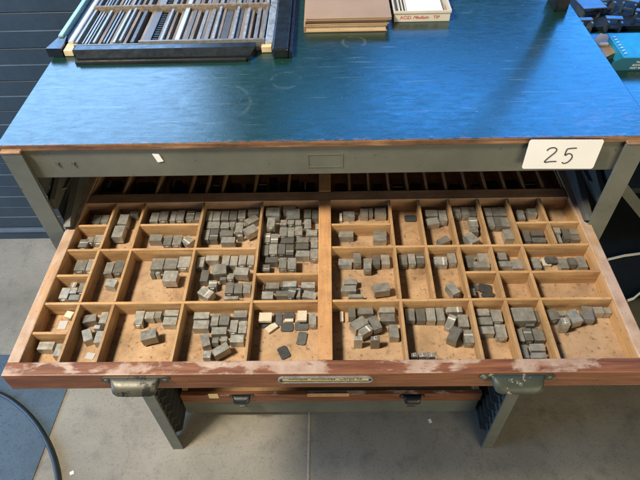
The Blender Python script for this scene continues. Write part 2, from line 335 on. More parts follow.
lb, rb = uz(174, 445, 0), uz(491, 444, 0); ltp, rtp = uy(1.5, 156, -.006), uy(646, 149, -.006)
for s, pb_, pt_ in ((1, lb, ltp), (-1, rb, rtp)):
    bm = bmesh.new(); W_ = .030*s
    def lay(z):
        t = z/1.092; q = pb_.lerp(Vector((pt_.x, pt_.y, 1.092)), t); return q.x, -.006+(pb_.y+.0)*(1-t)*.6
    x0, y0 = lay(0); x1, y1 = lay(1.092)
    def ell(x, y, z): return [(x, y, z), (x+W_, y, z), (x+W_, y+.005, z), (x+.005*s, y+.005, z), (x+.005*s, y+.04, z), (x, y+.04, z)]
    A = [bm.verts.new(p) for p in ell(x0, y0, 0)]; B = [bm.verts.new(p) for p in ell(x1, y1, 1.092)]
    bm.faces.new(A); bm.faces.new(B)
    for i in range(6): bm.faces.new((A[i], A[(i+1) % 6], B[(i+1) % 6], B[i]))
    lg = mesh('leg', bm, 'greygreen', cab)
    bm = bmesh.new(); bx(bm, min(x1, x1+W_), max(x1, x1+W_), y1-.001, y1+.012, 1.0925, 1.097, .0015); mesh('leg_cap', bm, 'bar_wood_x', lg)
    bm = bmesh.new(); bx(bm, s*-.466, s*-.436, .60, .63, 0, 1.09); mesh('leg', bm, 'greygreen', cab)
    bm = bmesh.new(); bx(bm, s*-.4665, s*-.4635, .045, .60, .02, 1.09); mesh('side_panel', bm, 'darksheet', cab)
    bm = bmesh.new(); bx(bm, s*-.463, s*-.44, .595, .60, .10, .125, .002); mesh('lower_rail', bm, 'greygreen', cab)
    bm = bmesh.new(); z = .30; n = 0
    zs = [.0160+.0415*i for i in range(26)]
    for z in zs:
        if abs(z-.91) < .03: continue
        # a runner: thin ledge with a rolled lip whose front end is rounded
        xi = -.437; xo = -.4625
        pts = [(s*xo, .045, z), (s*xi, .055, z), (s*xi, .062, z), (s*xi, .58, z), (s*xo, .58, z)]
        prism(bm, pts, (0, 0, .0022))
        prism(bm, [(s*xo, .03, z-.006), (s*xo, .045, z+.016), (s*xo, .07, z+.018), (s*xo, .10, z+.0022), (s*xo, .10, z-.004), (s*xo, .045, z-.009)], (s*.006, 0, 0))
    mesh('runner', bm, 'darkmetal', cab)
    # tall cast guide inside each front post
    bm = bmesh.new(); prism(bm, [(s*-.4625, .03, 1.035), (s*-.4625, .11, 1.035), (s*-.4625, .085, .98), (s*-.4625, .06, .955), (s*-.4625, .035, .955)], (s*.004, 0, 0)); mesh('guide_plate', bm, 'darkmetal', cab)
    for (xa, wa, za, y0_, hh_) in ((-.436, .014, ZT+.004, -.004, .012), (-.452, .010, ZT+.030, .012, .020)):
        bm = bmesh.new(); prism(bm, [(s*xa, y0_+.006, za), (s*xa, y0_, za+hh_*.45), (s*xa, y0_+.008, za+hh_), (s*xa, y0_+.10, za+hh_+.028), (s*xa, .5, za+hh_+.03), (s*xa, .5, za+.012), (s*xa, y0_+.10, za+.010)], (s*wa*.8, 0, 0)); mesh('guide_arm', bm, 'darkmetal', cab)
bm = bmesh.new(); bx(bm, -.45, .45, .63, .634, .24, 1.09); mesh('back_panel', bm, 'darksheet', cab)
bm = bmesh.new(); a = uy(186, 400, -.001); c = uy(478, 411, -.001)
bx(bm, -.4265, .4265, .100, .106, .034, .1155, .001)
for px in (243, 411):
    q = uy(px, 406, .1); box(bm, (q.x, .0995, q.z), (.022, .003, .006), bev=.0014, mi=1)
mesh('bottom_rail', bm, ['greygreen', 'black'], cab)
bm = bmesh.new(); bx(bm, -.4265, .4265, .1065, .60, .034, .042, 0); mesh('bottom_sheet', bm, 'darksheet', cab)

# ------------------------------------------------------------------ lower closed type case
lc = empty('closed_type_case', (0, .35, .117), 'closed wooden type case with two black handles at the cabinet foot', 'drawer')
bm = bmesh.new(); bx(bm, -.422, .426, .092, .106, .117, .157, .0015); mesh('front_panel', bm, 'front_wood', lc)
bm = bmesh.new(); bx(bm, -.42, .42, .1065, .59, .119, .128); bx(bm, -.42, -.404, .1065, .59, .1285, .155); bx(bm, .404, .42, .1065, .59, .1285, .155); bx(bm, -.4035, .4035, .575, .59, .1285, .155); mesh('body', bm, 'pine_x', lc)
def cup_pull(x, y, z, w, mats, parent, big=1):
    """cast bin pull: flat eared plate with two screws and a hollow half-round cup"""
    bm = bmesh.new(); n = 14; pw = w*.5; ew = w*.5*1.42; t = .0022
    pts = []
    hz = .0105*big
    for s in (1, -1):
        for k in range(9):
            a_ = math.pi/2-math.pi*k/8
            pts.append((x+s*(ew-hz*.55)+s*math.cos(a_)*hz*.55, y, z+s*math.sin(a_)*hz*.55))
    prism(bm, pts, (0, -t, 0))
    pl = mesh('handle', bm, mats, parent)
    bm = bmesh.new(); rings = []
    for i in range(17):                      # section across the width: flares in the middle, closes at ends
        u = -1+2*i/16; sc = (1-abs(u)**7)**.5*.9+.1 if abs(u) < 1 else .1
        d = .018*big*sc; h = .0125*big*(.55+.45*sc)
        rr = []
        for k in range(9):
            a_ = math.pi*.5*k/8
            rr.append(bm.verts.new((x+u*pw, y-t-d*math.sin(a_)**.8, z+hz*.55-h*(1-math.cos(a_))*1.05-.0)))
        for k in range(8, -1, -1):
            a_ = math.pi*.5*k/8; q = .88
            rr.append(bm.verts.new((x+u*pw*.97, y-t-d*q*math.sin(a_)**.8+.0006, z+hz*.55-.0022-h*(1-math.cos(a_))*1.05)))
        rings.append(rr)
    for i in range(16):
        m_ = len(rings[0])
        for k in range(m_): bm.faces.new((rings[i][k], rings[i][(k+1) % m_], rings[i+1][(k+1) % m_], rings[i+1][k])).smooth = True
    bm.faces.new(rings[0]); bm.faces.new(rings[-1][::-1])
    mesh('cup', bm, mats, pl)
    for s in (1, -1):
        bm = bmesh.new(); bmesh.ops.create_uvsphere(bm, u_segments=10, v_segments=6, radius=.0032, matrix=Matrix.Translation((x+s*(ew-hz*.6), y-t, z)) @ Matrix.Diagonal((1, .5, 1, 1)))
        mesh('screw', bm, 'darkmetal', pl)
for px in (242, 412):
    q = uy(px, 396, .092); cup_pull(q.x, .0918, q.z+.004, .050, 'blackiron', lc, 1.15)
q0, q1 = uy(208, 394, .0915), uy(219, 398, .0915); bm = bmesh.new(); bx(bm, q0.x, q1.x, .0905, .0918, q1.z, q0.z); mesh('card_label', bm, 'yellowcard', lc)
q0, q1 = uy(307, 393.5, .0915), uy(349, 396, .0915); bm = bmesh.new(); bx(bm, q0.x, q1.x, .0905, .0918, q1.z-.001, q0.z); mesh('card_label', bm, 'bar_wood', lc)

# ------------------------------------------------------------------ the open type case
TF = -.2745; XL, XR = -.438, .4385; XIL, XIR = -.4205, .4205; YFI = -.2535; YB0, YB1 = .0630, .0860; YBACK = .185
case = empty('type_case', (0, -.05, ZT-.0375), 'large wooden type case pulled out and divided into many compartments', 'drawer')
bm = bmesh.new(); bx(bm, XL, XR, TF, YFI, ZT-.0375, ZT, .0016); mesh('front_panel', bm, 'front_wood', case)
bm = bmesh.new(); bx(bm, XL, XIL, YFI+.0002, YBACK+.012, ZT-.0375, ZT-.0006, .0016); mesh('side_panel', bm, 'left_wood', case)
bm = bmesh.new(); bx(bm, XIR, XR, YFI+.0002, YBACK+.012, ZT-.0375, ZT-.0006, .0016); mesh('side_panel', bm, 'right_wood', case)
bm = bmesh.new(); bx(bm, XIL+.0003, XIR-.0003, YBACK, YBACK+.012, ZT-.0375, ZT-.001); mesh('back_panel', bm, 'bar_wood_x', case)
bm = bmesh.new(); bx(bm, XIL+.0003, XIR-.0003, YFI+.0003, YBACK-.0003, ZF-.006, ZF); mesh('base_board', bm, 'board', case)
bm = bmesh.new(); bx(bm, XIL+.0004, XIR-.0004, YB0, YB1, ZF+.0002, ZT-.0008, .0008); mesh('cross_bar', bm, 'bar_wood_x', case)
bm = bmesh.new(); bx(bm, -.0115, .0095, YFI+.0004, YB0-.0002, ZF+.0002, ZT-.0004, .0008); mesh('centre_bar', bm, 'bar_wood', case)
bm = bmesh.new(); bx(bm, -.0115, .0095, YB1+.0002, YBACK-.0003, ZF+.0002, ZT-.0004, .0008); mesh('centre_bar', bm, 'bar_wood', case)
R1, R2 = -.0455, -.1525            # the two long cross dividers
def Y(px, py): return uz(px, py, ZT).y
def X(px, py): return uz(px, py, ZT).x
TH = .0042
def xdiv(x0, x1, y, t=TH):
    bm = bmesh.new(); bx(bm, x0+.0003, x1-.0003, y-t/2, y+t/2, ZF+.0002, ZT-.0022-rnd.random()*.0006, .0004); mesh('divider', bm, 'pine_x', case)
def ydiv(x, y0, y1, t=TH):
    bm = bmesh.new(); bx(bm, x-t/2, x+t/2, y0+.0003, y1-.0003, ZF+.0002, ZT-.0018-rnd.random()*.0006, .0004); mesh('divider', bm, 'pine_y', case)
cols = {}
def vd(name, pxs, rows):
    """x position (mean of the measured points); rows = list of (y0,y1)"""
    x = sum(X(*p) for p in pxs)/len(pxs); cols[name] = x
    for y0, y1 in rows: ydiv(x, y0, y1)
A_, B_, C_ = (R1+TH/2, YB0), (R2+TH/2, R1-TH/2), (YFI, R2-TH/2)
ROWD = Y(290, 272.7)
vd('a1', [(115.5, 205), (99, 248), (78.5, 302), (57.5, 361)], [A_, B_, C_])
vd('a2', [(145, 204), (131, 248), (113.5, 302), (94, 361)], [A_, B_, C_])
vd('a3', [(204, 204), (195, 248), (182.5, 302), (170.5, 359)], [A_, B_, C_])
vd('a4', [(262.5, 204), (256, 248), (252.5, 301), (245, 359)], [(YFI, YB0)])
vd('b1', [(391, 202), (394, 246), (401, 300), (406.5, 359)], [A_, B_, C_])
vd('b2', [(419.5, 202), (427, 245), (434, 299)], [A_, B_])
vd('b3', [(450.5, 201), (457.5, 245), (470.5, 299), (484, 360)], [A_, B_, C_])
vd('b4', [(479.7, 198), (491, 244), (505, 298), (520, 360)], [A_, B_, C_])
vd('b5', [(507, 198), (523.5, 244), (540, 298), (560, 360)], [A_, B_, C_])
HR = Y(550, 221)
vd('b6', [(539, 200), (550, 221), (557, 243)], [(R1+TH/2, HR-TH/2), (HR+TH/2, YB0)])
a1, a2, a3, a4, b1, b2, b3, b4, b5, b6 = (cols[k] for k in 'a1 a2 a3 a4 b1 b2 b3 b4 b5 b6'.split())
h = TH/2
for y in (R1, R2): xdiv(XIL, a4-h, y)
xdiv(a4+h, -.0115, R2); xdiv(a4+h, -.0115, ROWD)
for y in (R1, R2): xdiv(.0095, XIR, y)
HL = Y(90, 224.5); HM = Y(70, 274.5); HF = Y(50, 332); HB = Y(360, 223); HC = Y(495, 270.8)
for y in (HL, HM, HF): xdiv(XIL, a1-h, y)
xdiv(a2+h, a3-h, HL); xdiv(.0095, b1-h, HB); xdiv(b3+h, b4-h, HC); xdiv(b4+h, b5-h, HC); xdiv(b5+h, XIR, HC); xdiv(b5+h, XIR, HR)
for px in (97.5, 128, 160, 193, 209, 224.5, 256, 289): ydiv(X(px, 178), YB1, YBACK, .004)
for px in (349, 368, 387.5, 406, 425, 444, 463.5, 483, 502, 521, 540, 559): ydiv(X(px, 176), YB1, YBACK, .004)
# handles and label holder
q = uy(137, 381, TF); cup_pull(q.x+.0005, TF-.0002, ZT-.0095, .066, 'brass', case, 1.12)
q = uy(515.5, 379, TF); cup_pull(q.x, TF-.0002, ZT-.0095, .070, 'greenbrass', case, 1.12)
x0, x1 = uy(278, 380, TF).x, uy(373, 380, TF).x; zc = ZT-.0135
bm = bmesh.new(); pts_o, pts_i = [], []
for s in (1, -1):
    for k in range(9):
        a_ = math.pi/2-math.pi*k/8
        for L_, rr in ((pts_o, .0078), (pts_i, .0058)): L_.append(((x0+x1)/2+s*((x1-x0)/2-.0078)+s*math.cos(a_)*rr, zc+s*math.sin(a_)*rr))
yo = TF-.0002
n = len(pts_o); vo = [[bm.verts.new((p[0], yo-d_, p[1])) for p in P] for P, d_ in ((pts_o, 0), (pts_o, .0022), (pts_i, .0028), (pts_i, 0))]
for r_ in range(3):
    for i in range(n): bm.faces.new((vo[r_][i], vo[r_][(i+1) % n], vo[r_+1][(i+1) % n], vo[r_+1][i]))
lh = mesh('label_holder', bm, 'steel', case)
bm = bmesh.new(); bx(bm, x0+.006, x1-.006, yo-.0007, yo-.0001, zc-.0042, zc+.0054); lcrd = mesh('label_card', bm, 'yellowcard', lh)
bm = text_bm('Antiqua  Annonces  Corps 48', .0082, .0001); place(bm, ((x0+x1)/2, yo-.0009, zc+.0012), RX(90)); mesh('lettering', bm, 'ink', lh)

# ------------------------------------------------------------------ type blocks
ORD = ['first', 'second', 'third', 'fourth', 'fifth', 'sixth', 'seventh', 'eighth', 'ninth', 'tenth', 'eleventh', 'twelfth']
def ordn(i, n_): return ORD[i] if i < len(ORD) else 'last'
# compartments: name -> (x0,x1,y0,y1,phrase)
CE = {}
def cell(k, x0, x1, y0, y1, ph): CE[k] = (x0+h, x1-h, y0+h, y1-h, ph)
xs = [XIL-h, a1, a2, a3, a4, -.0115+h]; xr = [.0095-h, b1, b2, b3, b4, b5, b6, XIR+h]
cell('A0b', xs[0], xs[1], HL, YB0+h, 'back row first compartment rear half'); cell('A0f', xs[0], xs[1], R1, HL, 'back row first compartment front half')
cell('A1', xs[1], xs[2], R1, YB0+h, 'back row second compartment'); cell('A2b', xs[2], xs[3], HL, YB0+h, 'back row third compartment rear half')
cell('A2f', xs[2], xs[3], R1, HL, 'back row third compartment front half'); cell('A3', xs[3], xs[4], R1, YB0+h, 'back row fourth compartment')
cell('A4', xs[4], xs[5], ROWD, YB0+h, 'deep compartment left of centre bar')
cell('B4', xs[4], xs[5], R2, ROWD, 'shallow middle compartment left of bar')
cell('B0b', xs[0], xs[1], HM, R1, 'middle row first compartment rear half'); cell('B0f', xs[0], xs[1], R2, HM, 'middle row first compartment front half')
for i, nm in ((1, 'second'), (2, 'third'), (3, 'fourth')): cell('B%d' % i, xs[i], xs[i+1], R2, R1, 'middle row %s compartment' % nm)
cell('C0b', xs[0], xs[1], HF, R2, 'front row first compartment rear half'); cell('C0f', xs[0], xs[1], YFI-h, HF, 'front row first compartment front half')
for i, nm in ((1, 'second'), (2, 'third'), (3, 'fourth'), (4, 'fifth')): cell('C%d' % i, xs[i], xs[i+1], YFI-h, R2, 'front row %s compartment' % nm)
cell('A5b', xr[0], b1, HB, YB0+h, 'rear strip right of centre bar'); cell('A5f', xr[0], b1, R1, HB, 'second strip right of centre bar')
cell('A6', b1, b2, R1, YB0+h, 'back row sixth compartment'); cell('A7', b2, b3, R1, YB0+h, 'back row seventh compartment')
cell('A8', b3, b4, R1, YB0+h, 'back row eighth compartment'); cell('A9', b4, b5, R1, YB0+h, 'back row ninth compartment')
cell('A10b', b5, b6, HR, YB0+h, 'back row tenth compartment rear half'); cell('A10f', b5, b6, R1, HR, 'back row tenth compartment front half')
cell('A11f', b6, xr[7], R1, HR, 'small compartment at right rail'); cell('A11b', b6, xr[7], HR, YB0+h, 'back right corner compartment')
cell('B5', xr[0], b1, R2, R1, 'middle row sixth compartment'); cell('B6', b1, b2, R2, R1, 'middle row seventh compartment')
cell('B7', b2, b3, R2, R1, 'middle row eighth compartment'); cell('B8b', b3, b4, HC, R1, 'middle row ninth compartment rear half')
cell('B8f', b3, b4, R2, HC, 'middle row ninth compartment front half'); cell('B9b', b4, b5, HC, R1, 'middle row tenth compartment rear half')
cell('B10b', b5, xr[7], HC, R1, 'wide compartment at right rail')
cell('C5', xr[0], b1, YFI-h, R2, 'front row sixth compartment'); cell('C6', b1, b3, YFI-h, R2, 'front row seventh compartment')
cell('C7', b3, b4, YFI-h, R2, 'front row eighth compartment'); cell('C8', b4, b5, YFI-h, R2, 'front row ninth compartment')
cell('C9', b5, xr[7], YFI-h, R2, 'front row rightmost compartment')

# (crop origin) -> entries: a x0 y0 x1 y1 flags | r cx cy w h angle flags ; coordinates in eighths of a photo pixel
T = {
 (60, 196): '''a 262 150 325 220;a 328 150 390 218;a 150 345 222 415 n;a 215 325 270 375;a 275 310 345 375
 a 470 140 545 225 1;a 425 230 510 330 1;a 555 110 630 155''',
 (130, 196): '''a 165 125 230 205;a 235 120 305 200;a 325 115 370 200;a 372 110 435 198;a 450 115 515 190 n;a 519 120 572 195
 a 155 305 265 360;a 270 312 335 397;a 342 312 412 397;r 465 350 85 60 35 n''',
 (190, 196): '''a 130 118 182 200;a 185 115 245 195;a 250 112 312 190;a 316 112 378 190;a 384 108 445 185;a 462 102 560 145
 r 490 190 110 50 28;r 492 262 105 60 28 1;a 122 205 237 258;a 245 205 315 258;a 317 205 358 255;a 362 205 425 292
 a 100 262 155 350;a 158 262 225 350 n;a 240 272 352 320;a 248 326 368 375 1;a 372 305 430 325 n''',
 (250, 196): '''a 125 90 245 158 1 d;a 135 170 200 250 2;a 265 55 375 98 1;a 285 102 400 150 1 d;a 290 155 400 185
 a 430 105 490 180;a 495 105 545 180;a 432 185 490 265;a 525 220 548 265;a 235 190 295 232;a 300 190 355 232;a 360 190 420 232
 a 235 248 298 325;a 300 245 355 325;a 358 240 420 320;a 445 270 540 318;a 108 295 162 375 n;a 165 295 225 375 n;a 240 335 350 378
 a 370 330 478 372;a 365 377 478 425;a 485 325 543 415;a 98 385 150 475;a 152 382 218 470;a 222 382 282 470;a 285 380 350 470 n
 a 360 435 478 485;a 480 422 545 505''',
 (248, 245): '''a 130 95 240 140;a 110 148 175 210 n;a 245 98 310 190;a 315 100 385 198 1
 a 113 310 130 360 c;a 135 298 250 350;a 108 370 210 432;a 215 365 320 410;r 340 308 120 46 0 1 d;a 262 292 300 345
 r 350 378 60 84 -20 1 n;a 382 335 420 420 d;a 425 295 545 345 d;r 488 392 118 56 -10 1''',
 (325, 196): '''a 115 135 138 200 c;a 145 122 245 165 d;a 280 95 345 155;a 348 95 385 155;a 392 92 490 155;a 105 268 228 315
 a 385 265 500 305;a 385 312 500 358''',
 (400, 196): '''a 35 152 130 203 t;r 248 135 108 50 0;r 262 200 110 52 8;a 312 112 375 205;r 355 350 95 50 25''',
 (450, 196): '''a 25 90 88 165 n;a 90 85 155 160;a 160 86 215 112;a 160 116 225 160;a 155 168 222 250 n 1;a 165 256 235 290;r 175 328 110 60 -45 1
 a 272 88 335 158;a 338 85 405 158;a 410 80 468 158;a 292 165 355 250;a 358 165 428 250;a 432 165 495 245;a 450 258 525 345''',
 (515, 196): '''a 22 105 75 185;a 100 98 182 148 d;a 70 275 125 370;a 130 275 235 318;a 138 330 255 372
 a 290 212 350 262 1;a 315 265 372 295;a 325 305 372 375;a 378 250 435 342;a 440 255 510 305;a 455 310 540 352''',
 (45, 245): '''a 240 120 330 210;a 335 112 385 212;a 205 295 262 335 n;a 120 340 190 435;a 194 338 265 388;a 268 300 320 385;a 182 395 275 440
 a 480 130 546 230;a 552 120 630 228;r 525 302 88 58 -8 d''',
 (115, 245): '''a 290 100 390 195;a 395 98 500 190;a 505 90 603 185;a 282 206 318 235 d;a 324 206 360 235 d;a 375 205 498 290 1''',
 (180, 245): '''a 135 88 195 175;a 205 80 320 125;a 335 82 395 170;a 400 80 462 165;a 468 80 530 165;a 536 80 595 165;a 165 192 230 290
 r 308 190 120 78 8 1;a 375 225 430 280;a 310 255 370 282;r 500 205 120 60 -5 1;a 226 282 295 345 n;r 205 372 110 72 -30 n 1
 a 360 300 428 392;a 432 296 500 388;a 505 290 568 385;a 350 408 475 435''',
 (325, 245): '''a 100 108 215 160 d;a 225 62 290 150 1;a 308 105 372 195 1;a 376 80 440 165;a 448 70 518 155;a 150 270 265 315;a 125 322 250 372;a 185 392 310 422;r 455 335 135 65 8 1''',
 (395, 245): '''a 30 75 98 165;a 105 68 165 158;a 170 68 235 155 n;r 360 125 115 65 0 n d;a 425 62 490 150;r 470 345 110 60 -50 1''',
 (455, 245): '''a 60 18 180 68;a 90 76 165 180;a 205 22 290 115;a 172 130 310 182;a 335 58 415 118;a 430 18 545 62;a 345 128 462 172;a 470 105 560 190
 r 170 318 110 46 -10 t;r 240 335 110 66 -8 t;a 210 380 320 415 t;a 128 345 165 412''',
 (530, 245): '''a 20 105 88 190;a 95 105 165 165 c;a 118 92 225 143 t 1;a 236 100 303 185;a 308 98 370 165;a 378 86 450 178''',
 (25, 305): '''r 365 38 60 52 -12 c 1;a 265 125 335 195 p;a 95 292 230 358;a 238 298 290 410;r 518 105 125 58 10;r 495 235 76 100 12;a 542 158 600 192 d;r 592 250 58 108 -16;r 520 408 70 56 -10 p;a 600 48 660 148''',
 (105, 300): '''a 235 85 308 200;a 320 85 395 150;a 398 82 452 145;a 465 78 590 128;a 455 135 575 200;r 355 270 140 72 12 1''',
 (175, 300): '''a 150 95 283 150;a 145 160 280 230;a 290 100 350 205;a 355 98 436 200;a 460 82 578 140;a 290 215 422 275;a 437 158 500 265;a 508 158 575 265
 a 440 275 560 340;r 240 315 72 108 12;a 295 290 350 345;a 362 290 428 330;r 370 385 150 60 28 1;a 215 402 288 465''',
 (245, 300): '''a 110 98 215 170 c 1;r 150 195 60 50 30 t;r 212 218 96 52 35 c;a 225 95 300 198 t;a 308 78 400 143 t;a 315 147 388 173 c;a 418 82 495 165 c 1
 a 508 98 572 205;a 285 178 386 252 t;a 395 172 508 243 t;r 455 305 76 108 -12 t;r 310 418 82 104 28 t''',
 (330, 300): '''a 75 88 108 172 c;a 145 50 205 138;a 218 52 345 108;r 232 180 128 78 32 1;r 278 238 110 58 32 n 1;r 365 178 72 118 28 1;a 385 52 520 98;a 405 106 528 172;a 472 186 550 300
 a 190 285 262 322 s;a 325 285 402 325 s''',
 (400, 300): '''a 40 58 118 165;a 128 62 202 165;a 208 54 283 165;a 290 52 355 165;a 365 50 498 96 n;r 405 170 68 112 -22 n;a 468 106 548 215;r 442 262 86 115 -25 1;a 512 235 590 350 n
 a 88 420 143 458 f;a 152 416 216 456 f;a 226 420 284 458 f''',
 (470, 300): '''a 45 68 155 125;a 60 135 188 198;a 75 208 203 270;a 172 74 258 180;a 207 192 292 308;a 325 58 518 168 1;a 524 74 572 178;a 365 188 440 208 c;a 446 188 525 210
 a 382 222 428 332;a 432 222 500 332 n;a 507 217 592 325;a 412 347 465 465;a 472 347 602 408;a 482 418 615 465''',
 (540, 300): '''r 105 118 74 104 28;a 140 82 192 125;a 172 138 242 198 e;r 275 120 74 128 36 1;r 385 105 80 120 12;a 418 52 510 108;a 514 50 568 105''',
}
def type_mesh(w_, l_, t_, nick, rs):
    """w_ x l_ footprint, t_ high; long axis in y if l_>w_ else x. Origin at base centre."""
    bm = bmesh.new(); a_, b_ = (w_, l_) if l_ >= w_ else (l_, w_)
    j = b_/2; y1 = j-.0016; g = .0007; yn = -j+b_*(.28+.1*rs.random())
    pr = [(-j, 0), (y1, 0), (y1, t_), (yn+g+.0006, t_)] + ([(yn+g, t_-.0006), (yn-g, t_-.0006)] if nick else []) + [(yn-g-.0006, t_), (-j, t_)]
    n_ = len(pr); va = [bm.verts.new((-a_/2, p[0], p[1])) for p in pr]; vb = [bm.verts.new((a_/2, p[0], p[1])) for p in pr]
    bm.faces.new(va); bm.faces.new(vb[::-1])
    for i in range(n_):
        f = bm.faces.new((va[i], vb[i], vb[(i+1) % n_], va[(i+1) % n_]))
        if nick and 3 <= i <= 5: f.material_index = 1  # highlight along the nick facets painted as brighter metal
    bmesh.ops.bevel(bm, geom=[e for e in bm.edges if e.calc_face_angle(0) > 1.2], offset=.00045, segments=1, affect='EDGES')
    # printing face: raised strokes at the shoulder end
    box(bm, (0, y1+.0005, t_*.52), (a_*.5, .0010, t_*(.45+.15*rs.random())), bev=.0003)
    if rs.random() < .6: box(bm, ((rs.random()-.5)*a_*.3, y1+.0013, t_*.52), (a_*.14, .0006, t_*.4))
    box(bm, (0, y1+.0013, t_*(.4+.2*rs.random())), (a_*.4, .0005, t_*.1))
    if l_ < w_: bmesh.ops.rotate(bm, matrix=Matrix.Rotation(math.pi/2*rs.choice((1, -1)), 3, 'Z'), verts=bm.verts)
    elif rs.random() < .5: bmesh.ops.rotate(bm, matrix=Matrix.Rotation(math.pi, 3, 'Z'), verts=bm.verts)
    return bm
blocks = {}
def whichcell(p):
    best, bd = None, 1e9
    for k, (x0, x1, y0, y1, ph) in CE.items():
        d_ = max(x0-p.x, 0, p.x-x1)+max(y0-p.y, 0, p.y-y1)
        if d_ < bd: bd, best = d_, k
    return best
for (ox, oy), txt in T.items():
    for e in txt.replace('\n', ';').split(';'):
        e = e.split()
        if not e: continue
        nn = 5 if e[0] == 'r' else 4
        v = [float(k) for k in e[1:1+nn]]; fl = e[1+nn:]
        layer = 2 if '2' in fl else 1 if '1' in fl else 0
        tk = .0122+rnd.random()*.0014
        if 't' in fl: tk = .0020
        if 'c' in fl: tk = .0045
        if 'p' in fl: tk = .0006
        if 's' in fl or 'e' in fl: tk = .0225
        if 'f' in fl: tk = .0215
        base = ZF+(.0002, .0098, .0125)[layer]*(1 if 't' not in fl and 'c' not in fl else .75)+rnd.random()*.0003
        if layer == 1 and 'c' not in fl and 't' not in fl: base = ZF+.0035+rnd.random()*.001; tk += .002
        if layer == 2: base = ZF+.0105
        zt = base+tk
        if e[0] == 'a':
            x0, y0, x1, y1 = v; cx, cy = (x0+x1)/2, (y0+y1)/2; ww, hh, an = x1-x0, y1-y0, 0
        else: cx, cy, ww, hh, an = v
        P = lambda x, y: uz(ox+x/8, oy+y/8, zt)
        c = P(cx, cy); k = math.radians(an)
        w1 = P(cx+ww/2*math.cos(k), cy-ww/2*math.sin(k))-P(cx-ww/2*math.cos(k), cy+ww/2*math.sin(k))
        h1 = P(cx-hh/2*math.sin(k), cy-hh/2*math.cos(k))-P(cx+hh/2*math.sin(k), cy+hh/2*math.cos(k))
        if e[0] == 'a': rz = rnd.gauss(0, .012); WW, HH = abs(w1.x), abs(h1.y)
        elif ww >= hh: rz = math.atan2(w1.y, w1.x); WW, HH = w1.length, h1.length
        else: rz = math.atan2(-h1.x, h1.y); WW, HH = w1.length, h1.length
        WW = max(WW-.0007, .002); HH = max(HH-.0009, .002)
        ck = whichcell(c); X0, X1, Y0, Y1, ph = CE[ck]
        ex = abs(WW/2*math.cos(rz))+abs(HH/2*math.sin(rz))+.0003; ey = abs(WW/2*math.sin(rz))+abs(HH/2*math.cos(rz))+.0003
        if e[0] == 'a':
            if 2*ex > X1-X0: WW *= (X1-X0)/(2*ex)*.98; ex = (X1-X0)/2*.99
        c.x = min(max(c.x, X0+ex), X1-ex) if 2*ex < X1-X0 else (X0+X1)/2
        c.y = min(max(c.y, Y0+ey), Y1-ey) if 2*ey < Y1-Y0 else (Y0+Y1)/2
        blocks.setdefault(ck, []).append(dict(c=c, WW=WW, HH=HH, tk=tk, base=base, rz=rz, fl=fl, rot=e[0] == 'r', layer=layer))
nb = 0
